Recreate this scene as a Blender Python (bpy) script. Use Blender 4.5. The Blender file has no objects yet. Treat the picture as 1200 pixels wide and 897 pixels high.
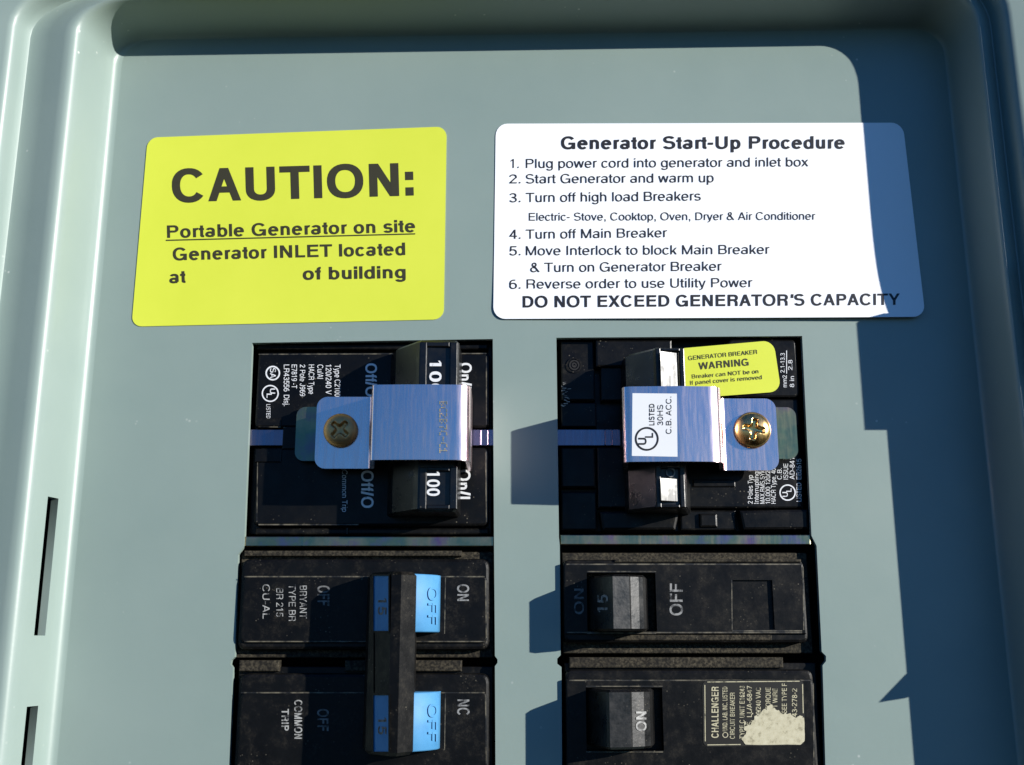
import bpy, bmesh, math, os, random
from mathutils import Vector
random.seed(7)
S = bpy.context.scene
COL = S.collection

# ------------------------------------------------------------------ camera, sky, sun, exposure
# Panel plane: X = right, Z = up, -Y = towards the viewer.  All building is done in millimetres on that plane
# (u right, v up, w out of the panel) and written out in metres.
FPX, W0, H0 = 1270.0, 1200.0, 897.0
PITCH = math.atan(FPX / 5300.0)              # the camera looks slightly up at the panel
DIST = 270.0                                 # mm from the lens to the panel along the optical axis
SP, CP = math.sin(PITCH), math.cos(PITCH)
CAM_W, CAM_V = DIST * CP, -DIST * SP         # lens position (in front of, and below, the picture centre)

cam = bpy.data.cameras.new('camera')
cam.sensor_width = 36.0
cam.lens = FPX / W0 * 36.0
cam.clip_start, cam.clip_end = 0.01, 500.0
camo = bpy.data.objects.new('camera', cam)
COL.objects.link(camo)
camo.location = (0, -CAM_W * .001, CAM_V * .001)
camo.rotation_euler = (math.pi / 2 + PITCH, 0, 0)
S.camera = camo

SUN = Vector((1.63, -1.0, 0.46)).normalized()      # towards the sun
SUN_EL = math.asin(SUN.z)
SUN_ROT = math.atan2(SUN.x, SUN.y)
world = bpy.data.worlds.new('World')
S.world = world
world.use_nodes = True
wn, wl = world.node_tree.nodes, world.node_tree.links
sky = wn.new('ShaderNodeTexSky')
sky.sky_type = 'NISHITA'
sky.sun_disc = False
sky.sun_elevation = SUN_EL
sky.sun_rotation = SUN_ROT
sky.air_density = 1.0
sky.dust_density = 0.0
sky.ozone_density = 10.0
wl.new(sky.outputs[0], wn['Background'].inputs['Color'])
wn['Background'].inputs['Strength'].default_value = 0.10

sl = bpy.data.lights.new('sun', 'SUN')
sl.energy = 5.0
sl.angle = math.radians(0.5)
sl.color = (1.0, 0.965, 0.90)
so = bpy.data.objects.new('sun', sl)
so.rotation_euler = (-SUN).to_track_quat('-Z', 'Y').to_euler()
so.location = SUN * 2
COL.objects.link(so)

S.view_settings.view_transform = 'Standard'
S.view_settings.look = 'None'
S.view_settings.exposure = 0.55
S.view_settings.gamma = 1.0
S.view_settings.use_curve_mapping = False

# ------------------------------------------------------------------ measuring: photograph pixel -> point of the plane at height w
def P(x, y, w=0.0):
    a, b = (x - W0 / 2) / FPX, -(y - H0 / 2) / FPX
    # ray = forward + a*right + b*up ; forward = (0, CP into panel, SP up)
    dv = SP + b * CP
    dw = -(CP - b * SP)
    t = (w - CAM_W) / dw
    return (a * t, CAM_V + dv * t, w)

def PX(x, w, y):
    return P(x, y, w)[0]

def wpt(p):
    return (p[0] * .001, -p[2] * .001, p[1] * .001)

# ------------------------------------------------------------------ materials
MATS = {}
def nodes_of(name):
    m = bpy.data.materials.new(name)
    m.use_nodes = True
    MATS[name] = m
    return m, m.node_tree.nodes, m.node_tree.links, m.node_tree.nodes['Principled BSDF']

def noise(n, l, scale, detail=4, rough=.6, coord=None, stretch=None):
    tc = n.new('ShaderNodeTexCoord')
    src = tc.outputs['Object']
    if stretch:
        mp = n.new('ShaderNodeMapping')
        mp.inputs['Scale'].default_value = stretch
        l.new(src, mp.inputs['Vector'])
        src = mp.outputs[0]
    t = n.new('ShaderNodeTexNoise')
    t.inputs['Scale'].default_value = scale
    t.inputs['Detail'].default_value = detail
    t.inputs['Roughness'].default_value = rough
    l.new(src, t.inputs['Vector'])
    return t.outputs['Fac']

def ramp(n, l, fac, stops):
    r = n.new('ShaderNodeValToRGB')
    el = r.color_ramp.elements
    while len(el) < len(stops):
        el.new(.5)
    for e, (p, c) in zip(el, stops):
        e.position = p
        e.color = (c[0], c[1], c[2], 1) if not isinstance(c, (int, float)) else (c, c, c, 1)
    l.new(fac, r.inputs['Fac'])
    return r.outputs['Color']

def mixc(n, l, fac, a, b):
    m = n.new('ShaderNodeMix')
    m.data_type = 'RGBA'
    if isinstance(fac, (int, float)):
        m.inputs[0].default_value = fac
    else:
        l.new(fac, m.inputs[0])
    for s, v in ((6, a), (7, b)):
        if isinstance(v, tuple):
            m.inputs[s].default_value = (v[0], v[1], v[2], 1)
        else:
            l.new(v, m.inputs[s])
    return m.outputs[2]

def bump(n, l, b, h, dist=.0002, strength=.3):
    bp = n.new('ShaderNodeBump')
    bp.inputs['Strength'].default_value = strength
    bp.inputs['Distance'].default_value = dist
    l.new(h, bp.inputs['Height'])
    l.new(bp.outputs[0], b.inputs['Normal'])

def simple(name, col, rough=.5, metal=0.0, spec=.5):
    m, n, l, b = nodes_of(name)
    b.inputs['Base Color'].default_value = (*col, 1)
    b.inputs['Roughness'].default_value = rough
    b.inputs['Metallic'].default_value = metal
    b.inputs['Specular IOR Level'].default_value = spec
    return m

def make_paint():
    m, n, l, b = nodes_of('grey enamel')
    f = noise(n, l, 18, 5)
    c = ramp(n, l, f, [(.3, (.206, .270, .246)), (.7, (.236, .300, .272))])
    # fine specks of dust and paint flecks
    tc = n.new('ShaderNodeTexCoord')
    v = n.new('ShaderNodeTexVoronoi')
    v.inputs['Scale'].default_value = 330
    l.new(tc.outputs['Object'], v.inputs['Vector'])
    d = ramp(n, l, v.outputs['Distance'], [(.05, 1), (.13, 0)])
    g = ramp(n, l, noise(n, l, 60, 3), [(.58, 0), (.70, 1)])
    mm = n.new('ShaderNodeMath'); mm.operation = 'MULTIPLY'
    l.new(d, mm.inputs[0]); l.new(g, mm.inputs[1])
    l.new(mixc(n, l, mm.outputs[0], c, (.6, .62, .58)), b.inputs['Base Color'])
    r = ramp(n, l, noise(n, l, 45, 4), [(.3, .36), (.7, .46)])
    l.new(r, b.inputs['Roughness'])
    bump(n, l, b, noise(n, l, 700, 2), .00006, .22)
make_paint()

def make_vinyl(name, c1, c2, rough):
    m, n, l, b = nodes_of(name)
    l.new(ramp(n, l, noise(n, l, 40, 4), [(.3, c1), (.7, c2)]), b.inputs['Base Color'])
    b.inputs['Roughness'].default_value = rough
    bump(n, l, b, noise(n, l, 300, 2), .00005, .08)
make_vinyl('yellow vinyl', (.60, .66, .048), (.64, .69, .058), .42)
make_vinyl('white vinyl', (.86, .87, .88), (.89, .90, .91), .45)
make_vinyl('white paper', (.74, .75, .76), (.80, .81, .82), .5)
simple('black ink', (.016, .015, .017), .45)
simple('olive ink', (.035, .031, .012), .5)

def make_print(name, col, wear0, wear1, bg=(.012, .012, .013), scale=900):
    m, n, l, b = nodes_of(name)
    f = ramp(n, l, noise(n, l, scale, 3), [(wear0, 0), (wear1, 1)])
    l.new(mixc(n, l, f, bg, col), b.inputs['Base Color'])
    b.inputs['Roughness'].default_value = .5
make_print('white print', (.72, .73, .74), .22, .40)
make_print('worn print', (.27, .27, .26), .34, .56)
make_print('rubbed print', (.36, .36, .34), .33, .55)
make_print('dust line', (.13, .115, .08), .40, .62, (.006, .006, .006), 420)
make_print('faint print', (.16, .16, .155), .36, .6)

def make_black(name, dust_lo, dust_hi, rough=.36, dust=(.038, .033, .024)):
    m, n, l, b = nodes_of(name)
    f = noise(n, l, 260, 9, .75)
    f2 = noise(n, l, 1500, 4, .7)
    base = ramp(n, l, noise(n, l, 80, 5), [(.3, (.0015, .0015, .0018)), (.75, (.005, .005, .005))])
    big = ramp(n, l, f, [(dust_lo, 0), (dust_hi, 1)])
    fine = ramp(n, l, f2, [(.42, .15), (.62, 1)])
    mm = n.new('ShaderNodeMath'); mm.operation = 'MULTIPLY'
    l.new(big, mm.inputs[0]); l.new(fine, mm.inputs[1])
    tc = n.new('ShaderNodeTexCoord')
    vo = n.new('ShaderNodeTexVoronoi'); vo.inputs['Scale'].default_value = 1100
    l.new(tc.outputs['Object'], vo.inputs['Vector'])
    sp = ramp(n, l, vo.outputs['Distance'], [(.10, 1), (.22, 0)])
    sel = ramp(n, l, noise(n, l, 150, 5, .7), [(.54, 0), (.66, 1)])
    m2 = n.new('ShaderNodeMath'); m2.operation = 'MULTIPLY'
    l.new(sp, m2.inputs[0]); l.new(sel, m2.inputs[1])
    col = mixc(n, l, mm.outputs[0], base, dust)
    l.new(mixc(n, l, m2.outputs[0], col, (.13, .115, .085)), b.inputs['Base Color'])
    rr = n.new('ShaderNodeMapRange')
    rr.inputs[1].default_value = .3; rr.inputs[2].default_value = .7
    rr.inputs[3].default_value = rough - .08; rr.inputs[4].default_value = rough + .16
    l.new(noise(n, l, 260, 6, .7), rr.inputs[0])
    l.new(rr.outputs[0], b.inputs['Roughness'])
    b.inputs['Specular IOR Level'].default_value = .45 if name.startswith('glossy') else .2
    sc = noise(n, l, 900, 4, .65)
    bump(n, l, b, sc, .00012, .25)
make_black('black bakelite', .58, .80)
make_black('dusty bakelite', .50, .80, .42)
make_black('glossy bakelite', .62, .82, .30)
make_black('dust layer', .25, .62, .75, (.085, .072, .048))
simple('label black', (.016, .0135, .009), .42)
make_print('gilt print', (.50, .46, .30), .28, .48, (.02, .018, .012), 700)
simple('dark interior', (.006, .006, .007), .8)

def make_zinc(name, base, rough, rainbow=None):
    m, n, l, b = nodes_of(name)
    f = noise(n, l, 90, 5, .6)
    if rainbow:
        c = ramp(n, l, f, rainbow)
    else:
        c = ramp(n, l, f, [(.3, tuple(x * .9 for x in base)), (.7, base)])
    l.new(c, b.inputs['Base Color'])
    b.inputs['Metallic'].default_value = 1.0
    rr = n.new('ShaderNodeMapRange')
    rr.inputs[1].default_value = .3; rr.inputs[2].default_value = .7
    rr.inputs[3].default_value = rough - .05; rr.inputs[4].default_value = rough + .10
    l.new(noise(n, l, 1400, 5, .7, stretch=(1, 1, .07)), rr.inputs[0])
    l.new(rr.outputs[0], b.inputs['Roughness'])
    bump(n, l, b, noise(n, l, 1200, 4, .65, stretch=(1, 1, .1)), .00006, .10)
make_zinc('zinc plate', (.5, .5, .5), .24, [(.30, (.77, .60, .61)), (.48, (.80, .61, .62)), (.60, (.78, .61, .62)), (.72, (.80, .60, .63))])
make_zinc('zinc bar', (.5, .5, .5), .26, [(.35, (.23, .17, .22)), (.65, (.20, .18, .24))])
make_zinc('chromate zinc', (.5, .5, .5), .3, [(.30, (.24, .16, .34)), (.44, (.20, .24, .16)), (.56, (.40, .32, .20)), (.68, (.30, .16, .26))])
make_zinc('green chromate', (.5, .5, .5), .34, [(.30, (.14, .13, .18)), (.46, (.13, .19, .13)), (.60, (.24, .24, .15)), (.72, (.22, .14, .17))])
make_zinc('brass screw', (.80, .52, .20), .22)
make_zinc('bronze screw', (.78, .44, .18), .5)
make_zinc('handle glare', (.8, .79, .76), .50, [(.36, (.10, .10, .10)), (.5, (.30, .30, .29)), (.7, (.42, .41, .40))])  # pale metal carrying the generator handle's sun glare in its colour
make_zinc('bare steel edge', (.70, .66, .60), .35)

def make_blue():
    m, n, l, b = nodes_of('blue plastic')
    l.new(ramp(n, l, noise(n, l, 300, 5), [(.3, (.046, .20, .40)), (.5, (.058, .235, .455)), (.75, (.066, .25, .47))]), b.inputs['Base Color'])
    b.inputs['Roughness'].default_value = .6
make_blue()

def make_torn():
    m, n, l, b = nodes_of('torn paper')
    l.new(ramp(n, l, noise(n, l, 700, 6, .7), [(.34, (.30, .27, .17)), (.46, (.50, .46, .31)), (.75, (.60, .56, .40))]), b.inputs['Base Color'])
    b.inputs['Roughness'].default_value = .55
make_torn()

# ------------------------------------------------------------------ mesh building
class B:
    """collects faces in panel millimetres; build() links them as ONE mesh object"""
    def __init__(s):
        s.bm = bmesh.new()
        s.mats = []
    def mi(s, mat):
        if mat not in s.mats:
            s.mats.append(mat)
        return s.mats.index(mat)
    def v(s, p):
        return s.bm.verts.new(wpt(p))
    def f(s, vs, mat, smooth=False):
        try:
            fc = s.bm.faces.new(vs)
        except ValueError:
            return None
        fc.material_index = s.mi(mat)
        fc.smooth = smooth
        return fc
    def build(s, name, parent=None, normals=True, sharp=None):
        if normals:
            bmesh.ops.recalc_face_normals(s.bm, faces=s.bm.faces)
        me = bpy.data.meshes.new(name)
        s.bm.to_mesh(me)
        s.bm.free()
        for m in s.mats:
            me.materials.append(MATS[m])
        if sharp:
            for p in me.polygons:
                p.use_smooth = True
            me.set_sharp_from_angle(angle=math.radians(sharp))
        o = bpy.data.objects.new(name, me)
        COL.objects.link(o)
        if parent:
            o.parent = parent
            o.matrix_parent_inverse = parent.matrix_world.inverted()
        return o

def thing(name, label, cat, at, group=None):
    o = bpy.data.objects.new(name, None)
    o.empty_display_size = .01
    o.location = wpt(P(*at))
    COL.objects.link(o)
    bpy.context.view_layer.update()
    return tag(o, label, cat, group)

def tag(o, label, cat, group=None):
    o['label'] = label
    o['category'] = cat
    if group:
        o['group'] = group
    return o

def px_poly(pts, w):
    return [P(x, y, w)[:2] for x, y in pts]

def rect(x0, y0, x1, y1, w):
    """pixel box -> upright rectangle on the plane at height w"""
    a, b, c, d = P(x0, y0, w), P(x1, y0, w), P(x1, y1, w), P(x0, y1, w)
    u0, u1 = (a[0] + d[0]) / 2, (b[0] + c[0]) / 2
    v1, v0 = (a[1] + b[1]) / 2, (c[1] + d[1]) / 2
    return [(u0, v1), (u1, v1), (u1, v0), (u0, v0)]

def area(p):
    return sum(p[i - 1][0] * p[i][1] - p[i][0] * p[i - 1][1] for i in range(len(p))) / 2

def inset(poly, d):
    s = 1 if area(poly) > 0 else -1
    out = []
    n = len(poly)
    for i in range(n):
        p0, p1, p2 = Vector(poly[i - 1]), Vector(poly[i]), Vector(poly[(i + 1) % n])
        e1, e2 = (p1 - p0).normalized(), (p2 - p1).normalized()
        n1, n2 = Vector((-e1.y, e1.x)) * s, Vector((-e2.y, e2.x)) * s
        k = n1 + n2
        k = k / max(.25, k.length_squared) * 2
        q = p1 + k * d
        out.append((q.x, q.y))
    return out

def rounded(poly, r, seg=4):
    out = []
    n = len(poly)
    rs = r if isinstance(r, (list, tuple)) else [r] * n
    for i in range(n):
        p0, p1, p2 = Vector(poly[i - 1]), Vector(poly[i]), Vector(poly[(i + 1) % n])
        rr = rs[i]
        if rr <= 0:
            out.append((p1.x, p1.y)); continue
        a, c = p1 + (p0 - p1).normalized() * rr, p1 + (p2 - p1).normalized() * rr
        for k in range(seg + 1):
            t = k / seg
            q = a * (1 - t) ** 2 + p1 * 2 * t * (1 - t) + c * t * t
            out.append((q.x, q.y))
    return out

def slab(b, poly, wt, wb, mat, bev=.4, holes=(), top=None, hole_bev=0.0, smooth=False):
    """a moulded block: outline poly (mm), flat top at wt with softened edges, walls to wb, through holes"""
    loops = [[b.v((*p, wb)) for p in poly]]
    if bev > 0:
        loops.append([b.v((*p, wt - bev)) for p in poly])
        loops.append([b.v((*p, wt - bev * .3)) for p in inset(poly, bev * .3)])
        loops.append([b.v((*p, wt)) for p in inset(poly, bev)])
    else:
        loops.append([b.v((*p, wt)) for p in poly])
    n = len(poly)
    for A, Bl in zip(loops, loops[1:]):
        for i in range(n):
            b.f([A[i - 1], A[i], Bl[i], Bl[i - 1]], mat)
    topm = top or mat
    if not holes:
        b.f(loops[-1], topm)
    else:
        rings = [(loops[-1], [(v.co.x * 1000, v.co.z * 1000) for v in loops[-1]])]
        for h in holes:
            T = [b.v((*p, wt)) for p in h]
            Bo = [b.v((*p, wb)) for p in h]
            for i in range(len(h)):
                b.f([T[i - 1], T[i], Bo[i], Bo[i - 1]], mat)
            rings.append((T, list(h)))
        fill(b, rings, topm)

def fill(b, rings, mat):
    """flat face set between an outer ring and hole rings: [(verts, points)]"""
    from mathutils.geometry import delaunay_2d_cdt
    vs = [v for r, _ in rings for v in r]
    co = [Vector(p) for _, q in rings for p in q]
    ed, k = [], 0
    for r, _ in rings:
        n = len(r)
        ed += [(k + i, k + (i + 1) % n) for i in range(n)]
        k += n
    vo, _, fo, ov, _, _ = delaunay_2d_cdt(co, ed, [], 0, 1e-5)
    for f in fo:
        c = sum((vo[i] for i in f), Vector((0, 0))) / len(f)
        if not inside(c, rings[0][1]) or any(inside(c, q) for _, q in rings[1:]):
            continue
        b.f([vs[ov[i][0]] for i in f], mat)

def inside(p, poly):
    r = False
    for (x0, y0), (x1, y1) in zip(poly, poly[1:] + poly[:1]):
        if (y0 > p[1]) != (y1 > p[1]) and p[0] < (x1 - x0) * (p[1] - y0) / (y1 - y0) + x0:
            r = not r
    return r

def pslab(b, x0, y0, x1, y1, wt, wb, mat, bev=.4, **k):
    slab(b, rect(x0, y0, x1, y1, wt), wt, wb, mat, bev, **k)

def extr(b, prof, y0, y1, mat, wy=None, mats=None, smooth=False, bev=.3):
    """profile of (pixel x, w) read at mid height, run from pixel row y0 to y1, end faces slightly drawn in"""
    ym = (y0 + y1) / 2
    wm = max(w for _, w in prof) if wy is None else wy
    va, vb = P(600, y0, wm)[1], P(600, y1, wm)[1]
    pts = [(PX(x, w, ym), w) for x, w in prof]
    cu, cw = sum(p[0] for p in pts) / len(pts), sum(p[1] for p in pts) / len(pts)
    small = inset(pts, bev) if bev else pts
    rings = []
    for v, ps in ((va, small), (va - bev, pts), (vb + bev, pts), (vb, small)):
        rings.append([b.v((u, v, w)) for u, w in ps])
    n = len(pts)
    for k in range(3):
        for i in range(n):
            j = (i + 1) % n
            b.f([rings[k][i], rings[k][j], rings[k + 1][j], rings[k + 1][i]], (mats[i] if mats else mat), smooth and k == 1)
    b.f(rings[0], mat); b.f(rings[3], mat)

def sheet(b, fn, n, m, thick, mat, smooth=True):
    """closed thin sheet: fn(i/n, j/m) -> (point, normal) in mm"""
    T = [[None] * (m + 1) for _ in range(n + 1)]
    U = [[None] * (m + 1) for _ in range(n + 1)]
    for i in range(n + 1):
        for j in range(m + 1):
            p, q = fn(i / n, j / m)
            T[i][j] = b.v(p)
            U[i][j] = b.v((p[0] - q[0] * thick, p[1] - q[1] * thick, p[2] - q[2] * thick))
    for i in range(n):
        for j in range(m):
            b.f([T[i][j], T[i + 1][j], T[i + 1][j + 1], T[i][j + 1]], mat, smooth)
            b.f([U[i][j], U[i][j + 1], U[i + 1][j + 1], U[i + 1][j]], mat, smooth)
    for i in range(n):
        for j in (0, m):
            b.f([T[i][j], T[i + 1][j], U[i + 1][j], U[i][j]], mat)
    for j in range(m):
        for i in (0, n):
            b.f([T[i][j], T[i][j + 1], U[i][j + 1], U[i][j]], mat)

# ------------------------------------------------------------------ lettering: a grotesque alphabet drawn as strokes (cap height 718)
ADV = dict(zip('ABCDEFGHIJKLMNOPQRSTUVWXYZ', (667, 667, 722, 722, 667, 611, 778, 722, 278, 500, 667, 556, 833, 722, 778, 667, 778, 722, 667, 611, 722, 667, 944, 667, 667, 611)))
ADV.update(zip('abcdefghijklmnopqrstuvwxyz', (556, 556, 500, 556, 556, 278, 556, 556, 222, 222, 500, 222, 833, 556, 556, 556, 556, 333, 500, 278, 556, 500, 722, 500, 500, 500)))
ADV.update({c: 556 for c in '0123456789'})
ADV.update({' ': 278, '.': 278, ',': 278, ':': 278, '-': 333, '&': 700, "'": 222, '/': 300, '~': 584})

def glyph(c, t):
    """quads of one letter; t = stem width"""
    th = t * .86
    Q = []
    w = ADV.get(c, 500)
    def V(x, y0=0, y1=718): Q.append([(x, y0), (x + t, y0), (x + t, y1), (x, y1)])
    def Hb(x0, x1, y): Q.append([(x0, y), (x1, y), (x1, y + th), (x0, y + th)])
    def D(x0, y0, x1, y1, k=None):
        L = math.hypot(x1 - x0, y1 - y0)
        k = k or t * .96 * L / max(1, abs(y1 - y0))
        Q.append([(x0, y0), (x0 + k, y0), (x1 + k, y1), (x1, y1)])
    def kk(x0, y0, x1, y1): return t * .96 * math.hypot(x1 - x0, y1 - y0) / abs(y1 - y0)
    def E(cx, cy, rx, ry, a0=0, a1=360):
        n = max(4, int(abs(a1 - a0) / 11))
        pr = None
        for i in range(n + 1):
            a = math.radians(a0 + (a1 - a0) * i / n)
            ca, sa = math.cos(a), math.sin(a)
            e = .9
            qx, qy = math.copysign(abs(ca) ** e, ca), math.copysign(abs(sa) ** e, sa)
            o = (cx + rx * qx, cy + ry * qy); q = (cx + (rx - t) * qx, cy + (ry - th) * qy)
            if pr: Q.append([pr[0], o, q, pr[1]])
            pr = (o, q)
    if c == 'A':
        k = kk(20, 0, w / 2 - 60, 718)
        D(16, 0, w / 2 - k * .52, 718); D(w - 16 - k, 0, w / 2 - k * .48, 718); Hb(150, w - 150, 180)
    elif c == 'B':
        V(76); Hb(76, 400, 0); Hb(76, 390, 335); Hb(76, 390, 718 - th)
        E(390, (718 + 335) / 2, 210, 191.5, -90, 90); E(400, (335 + th) / 2, 228, (335 + th) / 2, -90, 90)
    elif c == 'C': E(372, 359, 330, 378, 36, 324)
    elif c == 'D': V(81); Hb(81, 350, 0); Hb(81, 350, 718 - th); E(340, 359, 335, 359, -90, 90)
    elif c == 'E': V(86); Hb(86, 616, 0); Hb(86, 585, 330); Hb(86, 610, 718 - th)
    elif c == 'F': V(86); Hb(86, 545, 320); Hb(86, 583, 718 - th)
    elif c == 'G': E(380, 359, 335, 378, 36, 335); V(709 - t, 0, 370); Hb(400, 709, 370 - th)
    elif c == 'H': V(77); V(645 - t); Hb(77, 645, 335)
    elif c == 'I': V(139 - t / 2)
    elif c == 'J': V(425 - t, 200); E(222, 200, 203, 219, 180, 360)
    elif c == 'K': V(76); D(90, 200, 500, 718); D(660 - kk(0, 0, 340, 430), 0, 250, 440)
    elif c == 'L': V(76); Hb(76, 537, 0)
    elif c == 'M': k = t * 1.02; V(73); V(761 - t); D(73, 718, 417 - k / 2, 0, k); D(761 - k, 718, 417 - k / 2, 0, k)
    elif c == 'N': k = t * 1.12; V(76); V(646 - t); D(76, 718, 646 - k, 0, k)
    elif c == 'O': E(389, 359, 350, 378)
    elif c == 'P': V(86); Hb(86, 400, 718 - th); Hb(86, 400, 300); E(400, 509, 222, 209, -90, 90)
    elif c == 'Q': E(389, 359, 350, 378); D(620, -40, 440, 150)
    elif c == 'R': V(86); Hb(86, 420, 718 - th); Hb(86, 420, 315); E(420, 516.5, 232, 201.5, -90, 90); E(430, 180, 205, 215, 0, 85); V(635 - t, 0, 185)
    elif c == 'S':
        mb = 330; E(335, (mb + 737) / 2, 270, (737 - mb) / 2, 22, 272); E(335, (mb + th - 19) / 2, 292, (mb + th + 19) / 2, -160, 92)
    elif c == 'T': V(305.5 - t / 2); Hb(14, 597, 718 - th)
    elif c == 'U': V(79, 240); V(644 - t, 240); E(361.5, 240, 282.5, 259, 180, 360)
    elif c == 'V': k = kk(20, 718, 300, 0); D(16, 718, 333 - k / 2, 0); D(651 - k, 718, 333 - k / 2, 0)
    elif c == 'W':
        k = t * 1.02
        D(14, 718, 250 - k / 2, 0, k); D(472 - k / 2, 718, 250 - k / 2, 0, k); D(472 - k / 2, 718, 694 - k / 2, 0, k); D(930 - k, 718, 694 - k / 2, 0, k)
    elif c == 'X': k = kk(0, 0, 500, 718); D(20, 0, 640 - k, 718); D(647 - k, 0, 28, 718)
    elif c == 'Y': k = kk(0, 300, 300, 718); V(333 - t / 2, 0, 320); D(333 - k / 2, 290, 14, 718); D(333 - k / 2, 290, 653 - k, 718)
    elif c == 'Z': Hb(30, 583, 0); Hb(40, 580, 718 - th); k = kk(0, 0, 440, 560); D(30, th * .9, 580 - k, 718 - th * .9)
    elif c == 'a': V(487 - t, 70, 380); E(272, 360, 215, 178, 0, 158); E(255, 152, 215, 167, 0, 360); E(487 - t + 75, 78, 75, 85, 180, 268)
    elif c == 'b': V(58); E(288, 256, 230, 279)
    elif c == 'c': E(266, 256, 234, 279, 38, 322)
    elif c == 'd': V(499 - t); E(268, 256, 231, 279)
    elif c == 'e': E(278, 256, 238, 279, -2, 318); Hb(60, 500, 222)
    elif c == 'f': V(86, 0, 570); E(251, 565, 165, 163, 90, 180); Hb(248, 264, 728 - th); Hb(14, 262, 523 - th)
    elif c == 'g': V(499 - t, -30, 523); E(268, 266, 231, 269); E(269, -40, 230, 178, 195, 360)
    elif c == 'h': V(65); E(278, 315, 213, 223, 0, 180); V(491 - t, 0, 325)
    elif c == 'i': V(111 - t / 2, 0, 523); V(111 - t / 2, 718 - th * 1.2, 718)
    elif c == 'j': V(111 - t / 2, -130, 523); V(111 - t / 2, 718 - th * 1.2, 718); E(111 + t / 2 - 130, -130, 130, 80, 270, 360)
    elif c == 'k': V(67); D(90, 150, 380, 523); D(501 - kk(0, 0, 250, 320), 0, 190, 320)
    elif c == 'l': V(111 - t / 2)
    elif c == 'm':
        V(65, 0, 523); m = (65 + 769 - t) / 2
        for x0, x1 in ((65, m + t), (m, 769)):
            E((x0 + x1) / 2, 330, (x1 - x0) / 2, 208, 0, 180); V(x1 - t, 0, 335)
    elif c == 'n': V(65, 0, 523); E(278, 315, 213, 223, 0, 180); V(491 - t, 0, 325)
    elif c == 'o': E(278, 256, 243, 279)
    elif c == 'p': V(58, -207, 523); E(288, 256, 230, 279)
    elif c == 'q': V(499 - t, -207, 523); E(268, 256, 231, 279)
    elif c == 'r': V(77, 0, 523); E(290, 320, 213, 215, 80, 180)
    elif c == 's':
        mb = 262 - th / 2; E(250, (mb + 538) / 2, 205, (538 - mb) / 2, 20, 272); E(250, (mb + th - 15) / 2, 220, (mb + th + 15) / 2, -160, 92)
    elif c == 't': V(80, 100, 669); Hb(14, 257, 523 - th); E(215, 105, 135, 112, 180, 270); Hb(213, 257, -7)
    elif c == 'u': V(68, 200, 523); V(489 - t, 0, 523); E(278, 208, 210, 223, 180, 360)
    elif c == 'v': k = kk(0, 0, 210, 523); D(10, 523, 250 - k / 2, 0); D(490 - k, 523, 250 - k / 2, 0)
    elif c == 'w':
        k = t * 1.03
        D(10, 523, 195 - k / 2, 0, k); D(361 - k / 2, 523, 195 - k / 2, 0, k); D(361 - k / 2, 523, 527 - k / 2, 0, k); D(712 - k, 523, 527 - k / 2, 0, k)
    elif c == 'x': k = kk(0, 0, 360, 523); D(12, 0, 480 - k, 523); D(490 - k, 0, 20, 523)
    elif c == 'y': k = kk(0, 0, 210, 523); D(10, 523, 250 - k / 2, 0); D(490 - k, 523, 165, -150); E(80, -120, 130, 97, 262, 345)
    elif c == 'z': Hb(31, 469, 0); Hb(36, 464, 523 - th); k = kk(0, 0, 300, 360); D(31, th * .9, 464 - k, 523 - th * .9)
    elif c == '0': E(278, 350, 240, 369)
    elif c == '1': V(357 - t, 0, 709); Q.append([(109, 505), (109, 505 + th * .85), (358 - t, 709), (358 - t, 590)])
    elif c == '2': E(268, 500, 238, 212, -28, 172); k = kk(0, 0, 330, 400); D(30, th * .8, 500 - k - 20, 440); Hb(28, 507, 0)
    elif c == '3': E(265, 525, 215, 185, -88, 165); E(265, 187, 238, 206, -165, 88); Hb(190, 270, 340)
    elif c == '4': V(420 - t, 0, 709); Hb(25, 523, 165); D(25, 200, 420 - t, 709)
    elif c == '5': E(260, 225, 248, 244, -160, 128); Hb(100, 480, 709 - th); D(50, 300, 95, 709, t)
    elif c == '6': E(285, 222, 235, 241); E(330, 380, 280, 329, 70, 190)
    elif c == '7': Hb(37, 523, 709 - th); D(150, 0, 523 - t * 1.1, 709 - th * .6)
    elif c == '8': E(278, 525, 205, 184); E(278, 190, 235, 209)
    elif c == '9': E(272, 480, 235, 229); E(225, 320, 285, 330, -110, 10)
    elif c == '.': V(139 - t * .58, 0, t * 1.15)
    elif c == ',': V(139 - t * .58, 0, t * 1.15); D(100, -140, 139 + t * .1, 10, t * .6)
    elif c == ':': V(139 - t * .58, 0, t * 1.15); V(139 - t * .58, 523 - t * 1.15, 523)
    elif c == '-': Hb(44, 289, 232)
    elif c == "'": D(85, 480, 100, 718, t)
    elif c == '/': D(-10, -19, 300 - t, 737, t)
    elif c == '~': E(180, 300, 140, 110, 20, 170); E(400, 330, 140, 110, 195, 345)
    elif c == '&': E(300, 560, 165, 175); E(265, 185, 225, 203, 30, 395 - 60); D(560, 0, 215, 500, t * 1.25)
    return Q

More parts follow.
